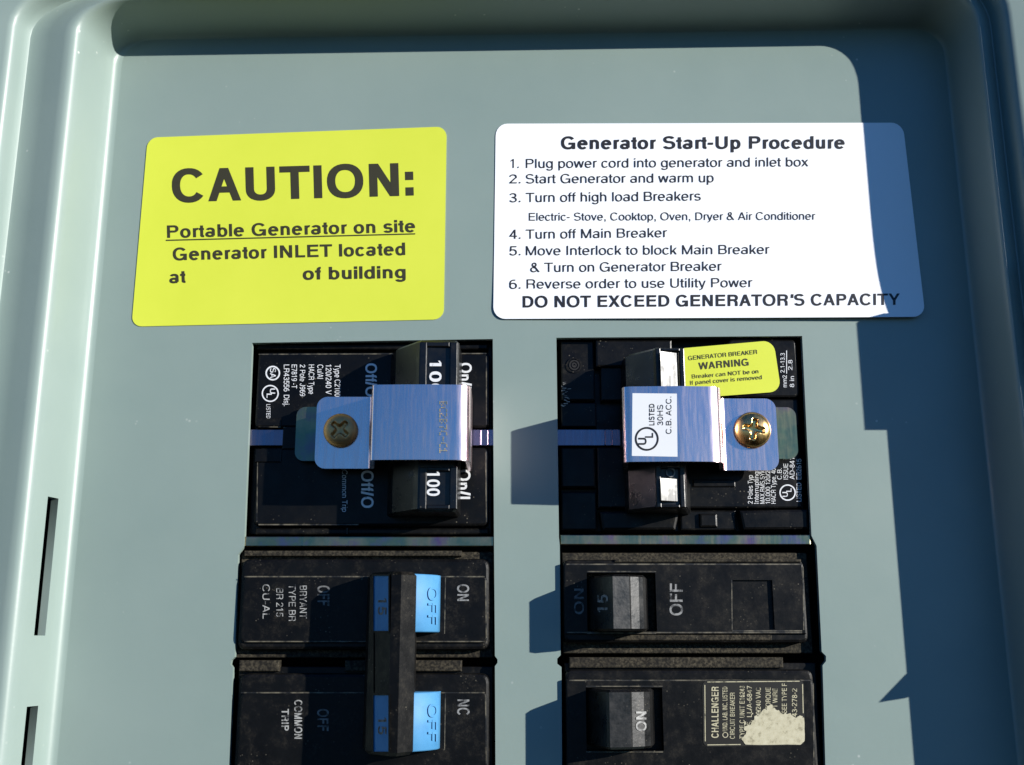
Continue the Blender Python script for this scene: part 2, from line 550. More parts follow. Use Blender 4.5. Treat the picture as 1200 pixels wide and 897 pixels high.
def txt(b, s, p0, p1, cap, mat, w=0.0, bold=0.0, lift=.05):
    """lettering whose baseline runs from photo pixel p0 to p1 with capitals cap pixels tall, printed on height w (number or function)"""
    t = 158 if bold > 1.5 else 80 + 105 * min(bold, .6)
    quads, x = [], 0
    for c in s:
        for q in glyph(c, t):
            quads.append([(a + x, d) for a, d in q])
        x += ADV.get(c, 500)
    x0, x1 = min(p[0] for q in quads for p in q), max(p[0] for q in quads for p in q)
    dx, dy = p1[0] - p0[0], p1[1] - p0[1]
    L = math.hypot(dx, dy)
    ux, uy = dy / L, -dx / L
    wf = w if callable(w) else (lambda x, y: w)
    for k, q in enumerate(quads):
        vs = []
        for (x, y) in q:
            a, h = (x - x0) / (x1 - x0), y / 718 * cap
            qx, qy = p0[0] + dx * a + ux * h, p0[1] + dy * a + uy * h
            vs.append(b.v(P(qx, qy, wf(qx, qy) + lift + (k % 12) * .002)))
        b.f(vs, mat)

def ring(b, cx, cy, r, t, mat, w, lift=.05, n=40, a0=0, a1=360):
    full = a1 - a0 >= 360
    vi, vo = [], []
    for k in range(n + 1):
        a = math.radians(a0 + (a1 - a0) * k / n)
        for R, L in ((r - t, vi), (r, vo)):
            x, y = cx + R * math.cos(a), cy + R * math.sin(a)
            L.append(b.v(P(x, y, (w(x, y) if callable(w) else w) + lift)))
    for k in range(n):
        b.f([vi[k], vo[k], vo[k + 1], vi[k + 1]], mat)

def line(b, p0, p1, t, mat, w, lift=.05):
    dx, dy = p1[0] - p0[0], p1[1] - p0[1]
    L = math.hypot(dx, dy)
    nx, ny = -dy / L * t / 2, dx / L * t / 2
    wf = w if callable(w) else (lambda x, y: w)
    b.f([b.v(P(x, y, wf(x, y) + lift)) for x, y in ((p0[0] + nx, p0[1] + ny), (p1[0] + nx, p1[1] + ny), (p1[0] - nx, p1[1] - ny), (p0[0] - nx, p0[1] - ny))], mat)

# ================================================================== THE PANEL COVER
HOLE_L = [(295.5, 402), (577.5, 397.5), (579, 640), (580, 769), (583, 773), (583, 777), (580, 781), (581, 960), (266, 960), (273, 783), (270, 779), (271, 774), (275, 770), (279, 650), (286, 640)]
HOLE_R = [(652, 396), (940, 394), (951, 628), (957, 640), (963, 764), (968, 769), (968, 775), (964, 780), (969, 960), (659, 960), (658, 782), (653, 778), (653, 772), (657, 768), (656, 640), (655, 630)]
H1, H2 = 16.2, 20.0
FL_U0 = PX(122, 0, 300); FL_U1 = PX(1131, 0, 300); FL_V1 = P(600, 42)[1]; FL_V0 = P(600, 1500)[1]
PROFILE = [(-1.2, 0), (0, 0), (.7, .10), (1.4, .42), (2.0, .95), (2.45, 1.7), (2.9, 3.4), (3.25, 5.6), (4.1, 9.6), (4.75, H1 - 3.2), (5.15, H1 - 1.9), (5.75, H1 - .85), (6.5, H1 - .25), (7.5, H1),
           (9, H1 - .2), (13, H1 - 1.1), (17.4, H1 - 2.1), (18.3, H1 - 2.0), (18.9, H1 - 1.3), (19.25, H1), (19.6, H1 + 1.8), (20.0, H2 - 1.0), (20.7, H2 - .3), (21.8, H2), (60, H2), (90, H2)]
CUTV = [P(70, y, 8)[1] for y in (583, 745, 828, 990)]

def near(o):
    """the right and upper walls are steeper and their ledge narrower than on the left"""
    return o if o < 0 else min(o, 6.9) * .35 + min(12.3, max(0, o - 6.9)) * .36 + max(0, o - 19.2)

def pan_loop(off, w, R0=7.5, n=10):
    of = near(off)
    u0, u1, v0, v1 = FL_U0 - off, FL_U1 + of, FL_V0 - off, FL_V1 + of
    pts = []
    def arc(cx, cy, rx, ry, a0):
        for k in range(n + 1):
            a = math.radians(a0 + 90 * k / n)
            pts.append((cx + rx * math.cos(a), cy + ry * math.sin(a), w))
    R, rf = R0 + off, R0 + of
    arc(u1 - rf, v1 - rf, rf, rf, 0)
    arc(u0 + R, v1 - rf, R, rf, 90)
    for v in CUTV:
        pts.append((u0, v, w))
    arc(u0 + R, v0 + R, R, R, 180)
    arc(u1 - rf, v0 + R, rf, R, 270)
    vm = FL_V1 - 70
    return [(u, v + .0155 * (u + 10) * max(0, (v - vm) / 70) ** 2, w) for u, v, w in pts]

cover = thing('panel_cover', 'grey painted steel panel cover with two cutouts and a raised rim', 'panel cover', (600, 448, 0))

def sheet_part(name, loops, holes=None, skip=None, thick=1.2):
    b = B()
    L = [[b.v(p) for p in lp] for lp in loops]
    n = len(loops[0])
    for k in range(len(L) - 1):
        for i in range(n):
            if skip and skip(k, i):
                continue
            b.f([L[k][i - 1], L[k][i], L[k + 1][i], L[k + 1][i - 1]], 'grey enamel', True)
    if holes is not None:
        rg = [(L[0], [p[:2] for p in loops[0]])]
        for h in holes:
            q = px_poly(h, 0)
            rg.append(([b.v((*p, 0)) for p in q], q))
        fill(b, rg, 'grey enamel')
    bmesh.ops.recalc_face_normals(b.bm, faces=b.bm.faces)
    up = sum(f.normal.y * f.calc_area() for f in b.bm.faces)
    if up > 0:
        bmesh.ops.reverse_faces(b.bm, faces=b.bm.faces)
    o = b.build(name, cover, normals=False, sharp=35)
    md = o.modifiers.new('thickness', 'SOLIDIFY')
    md.thickness = thick * .001
    md.offset = -1
    me = o.data
    cnt = {}
    for p in me.polygons:
        for e in p.edge_keys:
            cnt[e] = cnt.get(e, 0) + 1
    for e in me.edges:
        if cnt.get(tuple(sorted(e.vertices)), 0) < 2:
            e.use_edge_sharp = True
    if holes is not None:
        for p in me.polygons:
            p.use_smooth = False
    return o

loops = [pan_loop(o, w) for o, w in PROFILE]
n_arc = 11
slot_cols = {n_arc * 2 + 1, n_arc * 2 + 3}     # between CUTV[0]-[1] and CUTV[2]-[3]
sheet_part('face_plate', loops[:2], [HOLE_L, HOLE_R], thick=1.6)
sheet_part('recess_border', loops[1:16], None, lambda k, i: i in slot_cols and k + 1 in (7,), 1.9)
sheet_part('outer_flange', loops[15:])
b = B()                                        # dark tub behind the cutouts and slots
u0, u1, v0, v1 = FL_U0 - 60, FL_U1 + 60, FL_V0 - 40, FL_V1 + 60
fr = [b.v((u, v, 12)) for u, v in ((u0, v0), (u1, v0), (u1, v1), (u0, v1))]
bk = [b.v((u, v, -30)) for u, v in ((u0, v0), (u1, v0), (u1, v1), (u0, v1))]
for i in range(4):
    b.f([fr[i - 1], fr[i], bk[i], bk[i - 1]], 'dark interior')
b.f(bk, 'dark interior')
b.build('enclosure_tub', cover)
# unseen tab and spike added on the right flange to cast shadows on the plate
b = B()
u = PX(1176, 0, 400)
slab(b, [(u, P(0, 332, 0)[1]), (u + 14, P(0, 332, 0)[1]), (u + 14, P(0, 457, 0)[1]), (u, P(0, 457, 0)[1])], H2 + 2.8, H2 - .2, 'grey enamel', .6)
b.build('shadow_tab', cover)
b = B()
slab(b, [P(1191, 775, 0)[:2], P(1222, 742, 0)[:2], P(1222, 770, 0)[:2]], H2 + .4, H2 - .3, 'grey enamel', .1)
b.build('shadow_spike', cover)

# ================================================================== STICKERS
def quad_fn(q):
    (x0, y0), (x1, y1), (x2, y2), (x3, y3) = q          # TL TR BR BL
    def at(a, c):
        tx, ty = x0 + (x1 - x0) * a, y0 + (y1 - y0) * a
        bx, by = x3 + (x2 - x3) * a, y3 + (y2 - y3) * a
        return tx + (bx - tx) * c, ty + (by - ty) * c
    return at

def sticker(name, q, r, mat, wf, nc=24, nr=22, thick=.14, parent=None):
    """rounded sticker with photo corners q, lying on height wf(a, c)"""
    b = B()
    Wd = (math.dist(q[0], q[1]) + math.dist(q[3], q[2])) / 2
    Hd = (math.dist(q[0], q[3]) + math.dist(q[1], q[2])) / 2
    at = quad_fn(q)
    k = 6
    ys = [r * (1 - math.cos(math.pi / 2 * i / k)) for i in range(k + 1)] if r else [0]
    rows = ys + [r + (Hd - 2 * r) * i / nr for i in range(1, nr)] + [Hd - y for y in reversed(ys)]
    T, U = [], []
    for y in rows:
        e = min(y, Hd - y)
        ins = r - math.sqrt(max(0, r * r - (r - e) ** 2)) if e < r else 0
        rt, ru = [], []
        for j in range(nc + 1):
            a = (ins + (Wd - 2 * ins) * j / nc) / Wd
            c = y / Hd
            w = wf(a, c)
            p = P(*at(a, c), w)
            rt.append(b.v(p)); ru.append(b.v((p[0], p[1], w - thick)))
        T.append(rt); U.append(ru)
    n, m = len(rows) - 1, nc
    for i in range(n):
        for j in range(m):
            b.f([T[i][j], T[i][j + 1], T[i + 1][j + 1], T[i + 1][j]], mat, True)
            b.f([U[i][j], U[i + 1][j], U[i + 1][j + 1], U[i][j + 1]], mat, True)
        for j in (0, m):
            b.f([T[i][j], T[i + 1][j], U[i + 1][j], U[i][j]], mat)
    for j in range(m):
        for i in (0, n):
            b.f([T[i][j], T[i][j + 1], U[i][j + 1], U[i][j]], mat)
    return b

q = [(173, 161.5), (523.5, 148.5), (520, 374.5), (154, 383)]
b = sticker('caution_sticker', q, 12, 'yellow vinyl', lambda a, c: .18)
for s, p0, p1, cap, bo in [
    ('CAUTION:', (202, 237.3), (485, 229.3), 38.5, 2.1),
    ('Portable Generator on site', (196, 279), (486.7, 272), 14.6, .55),
    ('Generator INLET located', (202.7, 305.3), (475, 299), 14.6, .6),
    ('at', (198.7, 332.2), (217.5, 331.5), 14.6, .6),
    ('of building', (355, 328), (475.5, 326), 14.6, .6)]:
    txt(b, s, p0, p1, cap, 'olive ink', .18, bo)
line(b, (194.5, 281.8), (486.7, 274.2), 1.3, 'olive ink', .18, .09)
tag(b.build('caution_sticker', sharp=30), 'yellow sticker with large CAUTION lettering on the grey cover', 'sticker')

q = [(581, 145.2), (1058, 144), (1084.5, 371.5), (578, 374)]
def lift_white(a, c):
    return .18 + 1.5 * max(0, c) ** 6 * (.18 + .82 * min(1, max(0, a)))
def lift_white_px(x, y):
    return lift_white((x - 580) / (478 + 26 * (y - 145) / 228), (y - 145) / 228)
b = sticker('procedure_sticker', q, 14, 'white vinyl', lift_white)
for s, p0, p1, cap, bo in [
    ('Generator Start-Up Procedure', (657.7, 174.8), (990, 174.2), 14.6, .6),
    ('1.', (598.5, 197), (608, 197), 10.6, 0), ('Plug power cord into generator and inlet box', (616.5, 197), (947.5, 195), 10.6, 0),
    ('2.', (597, 215), (610, 215), 10.6, 0), ('Start Generator and warm up', (616.5, 215), (836.5, 213.6), 10.6, 0),
    ('3.', (597, 237), (610, 237), 10.6, 0), ('Turn off high load Breakers', (616.5, 237), (821.4, 235), 10.8, 0),
    ('Electric- Stove, Cooktop, Oven, Dryer & Air Conditioner', (620, 258.7), (955.7, 257.6), 9, 0),
    ('4.', (597, 280), (610, 280), 10.8, 0), ('Turn off Main Breaker', (616.5, 280), (782, 278), 10.8, 0),
    ('5.', (597, 299.3), (610, 299.3), 10.8, 0), ('Move Interlock to block Main Breaker', (616.5, 299.3), (902, 297.6), 10.8, 0),
    ('& Turn on Generator Breaker', (621.7, 319), (846, 317.3), 10.8, 0),
    ('6.', (597, 338.5), (610, 338.5), 10.8, 0), ('Reverse order to use Utility Power', (617.4, 338.3), (882, 336.5), 10.8, 0),
    ("DO NOT EXCEED GENERATOR'S CAPACITY", (612.8, 360.5), (1054.5, 357.5), 13.4, .6)]:
    txt(b, s, p0, p1, cap, 'black ink', lift_white_px, bo if bo else .12, lift=.09)
tag(b.build('procedure_sticker', sharp=30), 'white Generator Start-Up Procedure sticker with numbered steps, partly in shadow', 'sticker')

# ================================================================== LEFT MAIN BREAKER
def chamfer_handle(b, prof, y0, y1, mat, bev=.5):
    extr(b, prof, y0, y1, mat, bev=bev)

main = thing('main_breaker', 'black two-pole 100 amp breaker under the dark-screwed bracket', 'circuit breaker', (437, 515, -1), 'two-pole breakers with brackets')
b = B()
BW = -1.0
pslab(b, 297, 402, 577, 627, -4.5, -24, 'black bakelite', .3)
slab(b, rounded(rect(300, 413, 574, 502, BW), 1.6), BW, -6, 'black bakelite', .7)
slab(b, rounded(rect(299, 524.5, 573, 617, BW), 1.6), BW, -6, 'black bakelite', .7)
slab(b, rect(300, 402.5, 572, 410, -2.2), -2.2, -6, 'dusty bakelite', .5)
slab(b, rect(299, 619, 573, 627, -2.2), -2.2, -6, 'dusty bakelite', .5)
pslab(b, 299, 526, 330, 542, BW + .35, BW - 1, 'black bakelite', .25)
pslab(b, 300, 490, 330, 500, BW + .3, BW - 1, 'dusty bakelite', .25)
pslab(b, 331, 500, 352, 527, BW + .1, -6, 'black bakelite', .3)
pslab(b, 405, 618, 408, 627, -1.6, -4, 'black bakelite', .3)
WT = 'white print'
for s, x, y0, y1, cap in [('Type C2100', 392.3, 427.5, 465, 6.6), ('120/240 V ~', 381.8, 427.5, 469, 6.6), ('Cu/Al', 372, 427.5, 444, 6.6), ('HACR Type', 361.8, 427.5, 462, 6.4),
                          ('2 Pole J969', 351.5, 427.5, 464.5, 6.2), ('E7819 -T', 341.8, 427.5, 455.5, 6.2), ('LR43556', 332.6, 427.5, 459, 6.4), ('Disj.', 332.6, 463, 476, 6.4), ('LISTED', 312.2, 474, 490.5, 4.6)]:
    txt(b, s, (x, y0), (x, y1), cap, WT, BW, .15)
ring(b, 319.7, 437.5, 8.6, 1.7, WT, BW)
txt(b, 'SA', (316.6, 431.5), (316.6, 443.5), 6.6, WT, BW, .4)
ring(b, 316.7, 461.3, 10, 1.5, WT, BW)
txt(b, 'U', (316.5, 455.5), (316.5, 461.5), 6, WT, BW, .4)
txt(b, 'L', (312.5, 461.5), (312.5, 466.5), 6, WT, BW, .4)
for s, x, y0, y1, cap, bo in [('On/I', 539, 425.5, 456, 13.5, .7), ('On/I', 536.5, 550.5, 585, 14.5, .7), ('Off/O', 428.5, 426, 465, 13, .6), ('Off/O', 423.5, 551.5, 595.5, 14, .6), ('Common Trip', 401, 551, 600, 6, 0)]:
    txt(b, s, (x, y0), (x, y1), cap, WT, BW, bo)
for p0, p1, t in (((303, 415.5), (570, 414.5), 1.2), ((570, 418), (570, 498), 1.2), ((303, 615), (420, 615), 1.4), ((302, 528), (301, 612), 1.0), ((569, 530), (570, 612), 1.2), ((303, 500), (329, 500.5), 1.2)):
    line(b, p0, p1, t, 'dust line', BW, .06)
b.build('body', main)
b = B()
HT = 11.5
extr(b, [(455, -2), (462, 3.5), (486, HT - 1.2), (491, HT), (533, HT - .4), (537, HT - 1.4), (541, -2)], 398, 599.5, 'glossy bakelite', bev=.6)
def frame_face(b, x0, y0, x1, y1, w, t, mat, h=.7):
    for a in ((x0, y0, x0 + t, y1), (x1 - t, y0, x1, y1), (x0 + t, y0, x1 - t, y0 + t * .6), (x0 + t, y1 - t * .6, x1 - t, y1)):
        pslab(b, *a, w + h, w - .5, mat, .25)
for ya, yb in ((401, 470), (547, 597)):
    frame_face(b, 491, ya, 536, yb, HT - .2, 9, 'glossy bakelite')
txt(b, '100', (503.5, 423), (503.5, 462), 14, WT, HT, .9, lift=.12)
txt(b, '100', (500.5, 553), (500.5, 581.5), 15, WT, HT, .9, lift=.12)
b.build('handle', main)

# ================================================================== INTERLOCK: slide bar and two brackets
b = B()
def bar(b, x0, x1, y0, y1, w, mat, t=1.0, bev=.12):
    pslab(b, x0, y0, x1, y1, w, w - t, mat, bev)
bar(b, 288, 934, 503.5, 522.5, -1.7, 'zinc bar', .8)
for x in (562.5, 571, 708, 716):
    bar(b, x, x + 2.2, 504, 522, -1.4, 'zinc bar', .5, .2)
tag(b.build('slide_bar'), 'thin zinc interlock bar running across behind the brackets and cover', 'slide bar')

def bracket_part(name, parent, path, yc, half_v, r_end, mat, thick=1.1, bends=(1.3,) * 5):
    """strip bent along path [(pixel x, w)], width 2*half_v mm about pixel row yc, outer end corners rounded"""
    pts = [Vector((PX(x, w, yc), w)) for x, w in path]
    # rounded bends
    line_ = [pts[0]]
    for i in range(1, len(pts) - 1):
        p0, p1, p2 = pts[i - 1], pts[i], pts[i + 1]
        r = min(bends[i - 1], (p1 - p0).length * .49, (p2 - p1).length * .49)
        a, c = p1 + (p0 - p1).normalized() * r, p1 + (p2 - p1).normalized() * r
        for k in range(15):
            t = k / 14
            line_.append(a * (1 - t) ** 2 + p1 * 2 * t * (1 - t) + c * t * t)
    line_.append(pts[-1])
    # sample densely
    S_, acc = [], 0
    dense = []
    for a, c in zip(line_, line_[1:]):
        n = max(1, int((c - a).length / .8))
        for k in range(n):
            dense.append(a.lerp(c, k / n))
    dense.append(line_[-1])
    # extra samples in the rounded end
    first = dense[0]; d0 = (dense[1] - dense[0]).normalized()
    extra = [first + d0 * (r_end * (1 - math.cos(math.pi / 2 * k / 8))) for k in range(9)] if r_end else [first]
    rest = [p for p in dense if (p - first).length > r_end + .05 or dense.index(p) > len(dense) // 3]
    path2 = extra + rest
    vc = P(600, yc, path[0][1])[1]
    N = len(path2) - 1
    sg = 1 if path2[-1].x > path2[0].x else -1
    b = B()
    def fn(s, t):
        i = round(s * N)
        p = path2[i]
        tan = (path2[min(N, i + 1)] - path2[max(0, i - 1)]).normalized()
        nu, nw = -tan.y * sg, tan.x * sg
        e = (p - first).length
        hw = half_v
        if r_end and i <= 8:
            hw = half_v - r_end + math.sqrt(max(0, r_end ** 2 - (r_end - e) ** 2))
        return (p.x, vc + (t * 2 - 1) * hw, p.y), (nu, 0, nw)
    sheet(b, fn, N, 10, thick, mat)
    return b

def screw(name, parent, cx, cy, w, r_px, mat, rot):
    b = B()
    c = P(cx, cy, w)
    R = math.dist(P(cx - r_px, cy, w)[:2], c[:2])
    N = 44
    ca, sa = math.cos(rot), math.sin(rot)
    V = {}
    for i in range(N + 1):
        for j in range(N + 1):
            a, d = 2 * i / N - 1, 2 * j / N - 1
            # square -> disc
            x, y = a * math.sqrt(1 - d * d / 2), d * math.sqrt(1 - a * a / 2)
            rr = min(1, math.hypot(x, y))
            h = 2.3 * math.sqrt(max(0, 1 - (rr * .985) ** 2)) ** .85 + .15
            X, Y = x * ca - y * sa, x * sa + y * ca
            def arm(p, q):
                s = max(0, min(1, (.60 - abs(p)) / .07)) * max(0, min(1, (.155 + .03 * (abs(p) < .25) - abs(q)) / .06))
                return s
            m = max(arm(X, Y), arm(Y, X))
            h -= m * (1.5 - .9 * rr)
            V[i, j] = b.v((c[0] + x * R, c[1] + y * R, w + h))
    for i in range(N):
        for j in range(N):
            b.f([V[i, j], V[i + 1, j], V[i + 1, j + 1], V[i, j + 1]], mat, True)
    rim = [V[i, 0] for i in range(N)] + [V[N, j] for j in range(N)] + [V[N - i, N] for i in range(N)] + [V[0, N - j] for j in range(N)]
    low = [b.bm.verts.new(v.co + Vector((0, .0004, 0))) for v in rim]
    for i in range(len(rim)):
        b.f([rim[i - 1], rim[i], low[i], low[i - 1]], mat)
    return b.build(name, parent)

brL = thing('interlock_bracket', 'bent blue-reflecting zinc bracket with dark screw over the 100 amp breaker', 'bracket', (460, 505, 0), 'interlock brackets')
b = bracket_part('bent_plate', brL, [(370, 4), (434.5, 4), (434.5, 16.8), (488, 17.25), (551.5, 16.8), (553.5, 0)], 507, 8.85, 2.6, 'zinc plate', bends=(1.0, 1.3, 5.0, 3.6))
DOTS = {'B': ('110', '101', '110', '101', '110'), 'C': ('011', '100', '100', '100', '011'), 'H': ('101', '101', '111', '101', '101'), '7': ('111', '001', '010', '010', '010'),
        '2': ('110', '001', '010', '100', '111'), '-': ('000', '000', '111', '000', '000'), '1': ('010', '110', '010', '010', '111')}
for k, ch in enumerate('BC2B7C-C1'):       # punched serial number, reading down the plate
    for r in range(5):
        for c_ in range(3):
            if DOTS[ch][r][c_] == '1':
                x, y = 523.2 - r * 1.95, 471 + k * 6.9 + c_ * 1.95
                q4 = ((-.62, -.6), (.62, -.6), (.62, .6), (-.62, .6))
                c = [b.v(P(x + dx, y + dy, 17.32 - .055 * dx)) for dx, dy in q4]
                d = [b.v(P(x + dx, y + dy, 17.0)) for dx, dy in q4]
                b.f(c, 'brass screw')
                for e in range(4):
                    b.f([c[e - 1], c[e], d[e], d[e - 1]], 'brass screw')
b.build('bent_plate', brL, sharp=40)
b = bracket_part('base_plate', brL, [(346.5, 2.2), (434, 2.2)], 508.5, 6.7, 2.2, 'green chromate', 1.4)
b.build('base_plate', brL, sharp=40)
screw('screw', brL, 399.5, 505, 4.2, 20, 'bronze screw', .72)

brR = thing('interlock_bracket', 'bent zinc bracket with brass screw over the breaker beside the yellow warning', 'bracket', (830, 503, 0), 'interlock brackets')
b = bracket_part('bent_plate', brR, [(911, 4), (846.5, 4), (846.5, 16.8), (797, 17.3), (729.5, 16.7), (729.5, 0)], 509, 8.85, 2.6, 'zinc plate', bends=(1.0, 3.0, .9, 2.4))
b.build('bent_plate', brR, sharp=40)
b = bracket_part('base_plate', brR, [(934, 2.2), (846, 2.2)], 507.5, 6.4, 2.2, 'green chromate', 1.4)
b.build('base_plate', brR, sharp=40)
screw('screw', brR, 881.5, 504.5, 4.2, 21.3, 'brass screw', .2)

# certification sticker on the right bracket
q = [(741.2, 461), (793.2, 461.5), (794, 535.5), (740.5, 534.5)]
def SW(x, y):
    return 16.7 + .6 * (x - 729.5) / 67.5 + .07
b = sticker('listing_sticker', q, 0, 'white paper', lambda a, c: SW(741 + 53 * a, 0), 6, 6, .05)
ring(b, 758, 514.5, 14, 2.2, 'black ink', SW)
txt(b, 'U', (757.5, 521.5), (757.5, 513.2), 9.5, 'black ink', SW, .6)
txt(b, 'L', (765.5, 513.2), (765.5, 507.5), 9.5, 'black ink', SW, .6)
txt(b, 'LISTED', (767, 498.7), (767, 473.4), 6.2, 'black ink', SW, .5)
txt(b, '30HS', (777, 498.7), (777, 474.5), 6.4, 'black ink', SW, .15)
txt(b, 'C.B. ACC.', (786.8, 508.7), (786.8, 465), 6.2, 'black ink', SW, .15)
tag(b.build('listing_sticker', sharp=30), 'small white UL LISTED 30HS sticker on the right bracket', 'sticker')

# ================================================================== RIGHT GENERATOR BREAKER
gen = thing('generator_breaker', 'black two-pole breaker with moulded ribs under the brass-screwed bracket', 'circuit breaker', (800, 512, -1), 'two-pole breakers with brackets')
b = B()
GW = -1.0
pslab(b, 656, 398, 937, 624, -5, -24, 'black bakelite', .3)
slab(b, rect(657, 399, 697, 470, -2.4), -2.4, -8, 'black bakelite', .5)                     # upper left bay with screw hole
slab(b, rect(698, 398.5, 788, 430, GW), GW, -7, 'black bakelite', .5)                   # raised tab
slab(b, rect(704, 419, 730, 470, -2.2), -2.2, -7, 'black bakelite', .4)
slab(b, rect(730, 431, 850, 498, -2.0), -2.0, -7, 'black bakelite', .4)
slab(b, rounded(rect(854, 397.5, 935.5, 466, GW), 1.6), GW, -7, 'black bakelite', .6)    # upper right block
slab(b, rect(841, 468, 936, 500, -1.6), -1.6, -7, 'black bakelite', .4)
slab(b, rect(700, 524, 938, 596, -1.6), -1.6, -7, 'black bakelite', .5)                 # lower field
slab(b, rect(657, 472, 699, 501, -2.4), -2.4, -7, 'black bakelite', .4)
slab(b, rect(657, 524, 698, 572, -2.2), -2.2, -7, 'black bakelite', .5)
slab(b, rect(657, 576, 700, 622, -3), -3, -8, 'black bakelite', .5)
slab(b, px_poly([(702, 599), (797, 597), (792, 621.5), (706, 622)], GW), GW, -7, 'black bakelite', .7)
slab(b, rect(797, 598, 863, 622, -2.4), -2.4, -7, 'black bakelite', .5)
pslab(b, 820, 602, 841, 618, -1.5, -4, 'black bakelite', .5)
slab(b, px_poly([(866, 598), (948, 596.5), (948.5, 621), (871, 621.5)], GW), GW, -7, 'black bakelite', .7)
pslab(b, 727, 498, 745, 526, -.9, -6, 'black bakelite', .3)
pslab(b, 812, 562, 862, 571, -1.2, -4, 'black bakelite', .3)
for cx, cy, r, w in ((673, 428, 9, -2.4), (741.5, 424, 8.5, -.9)):                     # round sockets
    for k in range(3):
        ring(b, cx, cy, r - k * 3, 1.6, 'dusty bakelite' if k == 0 else 'dark interior', w, .12 + .1 * (2 - k))
for s, x, y0, y1, cap in [('2 Poles Typ', 882, 590.5, 557, 5.6), ('Interrupting', 889, 590.5, 553, 5.4), ('MAX.RMS.SYM', 896, 590.5, 550, 5.4), ('10,000 120/24', 902.5, 590.5, 548, 5.4),
                          ('HACR Type, 40', 909, 590.5, 549, 5.4), ('C.B.', 916, 562, 549, 5.2), ('ISSUE', 923.5, 562, 543.5, 5.4), ('AD-841', 931, 562, 537, 5.6), ('LISTED', 939, 588, 566, 5.6), ('EB2615', 939, 562, 538, 5.6)]:
    txt(b, s, (x, y0), (x, y1), cap, WT, -1.6, .12, lift=.06)
ring(b, 923, 577.5, 9.6, 1.5, WT, -1.6, .06)
txt(b, 'U', (923, 582.5), (923, 576.8), 6.2, WT, -1.6, .4)
txt(b, 'L', (927.5, 576.5), (927.5, 572.5), 6.2, WT, -1.6, .4)
for s, x, y0, y1 in [('mm2', 922, 454, 440), ('2.1-13.3', 919.5, 437, 414), ('8 in', 930.5, 454, 441), ('2.8', 928.5, 434, 422)]:
    txt(b, s, (x, y0), (x, y1), 5, WT, GW, .12)
line(b, (921.8, 438), (921.8, 411), .9, WT, GW)
for k in range(16):
    x, y = 657 + random.random() * 8, 449 + k * 1.8 + random.random()
    line(b, (x, y), (x + 1 + random.random() * 4, y + random.uniform(-1.5, 1.5)), random.uniform(.5, 1.6), 'worn print', -2.35, .03 + k * .002)
b.build('body', gen)
b = B()
GH = 11.0
extr(b, [(729, -3), (735, 4), (768, GH - .8), (771, GH), (797, GH - .6), (802, GH - 2), (806, -3)], 407, 596, 'glossy bakelite', bev=.6)
for ya, yb in ((408, 468), (546, 595)):
    frame_face(b, 769, ya, 803, yb, GH - .4, 6, 'glossy bakelite', .75)
# sun glare on the black handle face, put in as pale plates tilted sunward
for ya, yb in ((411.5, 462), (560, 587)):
    extr(b, [(774.5, GH + 2.0), (793.5, GH + .35), (793.5, GH - 1.5), (774.5, GH - 1.5)], ya, yb, 'handle glare', bev=.1)
ring(b, 786, 554, 5.5, 1.6, 'worn print', GH, .25, 28)
b.build('handle', gen)

# yellow warning sticker on that breaker
q = [(789, 409.5), (917, 396), (921, 458), (789, 467)]
def ww(a, c):
    return -.55 + .5 * a * (1 - a)
def ww_px(x, y):
    return ww((x - 789) / 130, 0)
b = sticker('warning_sticker', [(787, 409.5), (906.5, 399), (915.5, 459), (789, 468.5)], 13, 'yellow vinyl', ww, 16, 10, .12)
for s, p0, p1, cap, bo in [('GENERATOR BREAKER', (806.7, 422.4), (887.5, 414.8), 4.9, .3), ('WARNING', (819, 433.4), (877.6, 428.4), 8.2, .7),
                           ('Breaker can NOT be on', (811, 443.8), (889, 437.5), 4.7, .25), ('If panel cover is removed', (809, 451.2), (893, 444.4), 4.7, .25)]:
    txt(b, s, p0, p1, cap, 'olive ink', ww_px, bo, lift=.06)
tag(b.build('warning_sticker', sharp=30), 'small yellow GENERATOR BREAKER WARNING sticker tucked under the right bracket', 'sticker')

# ================================================================== RETAINING STRIPS under the upper breakers
for (x0, x1, y0, y1, lab) in ((287, 579, 629, 640.5, 'narrow purple-sheen strip between the 100 amp breaker and the blue-handled breaker'),
                              (657, 950, 627, 638.5, 'narrow rainbow-sheen strip under the generator breaker')):
    b = B()
    pslab(b, x0, y0, x1, y1, -.4, -1.6, 'chromate zinc', .2)
    tag(b.build('retaining_strip'), lab, 'metal strip', 'strips below the upper breakers')

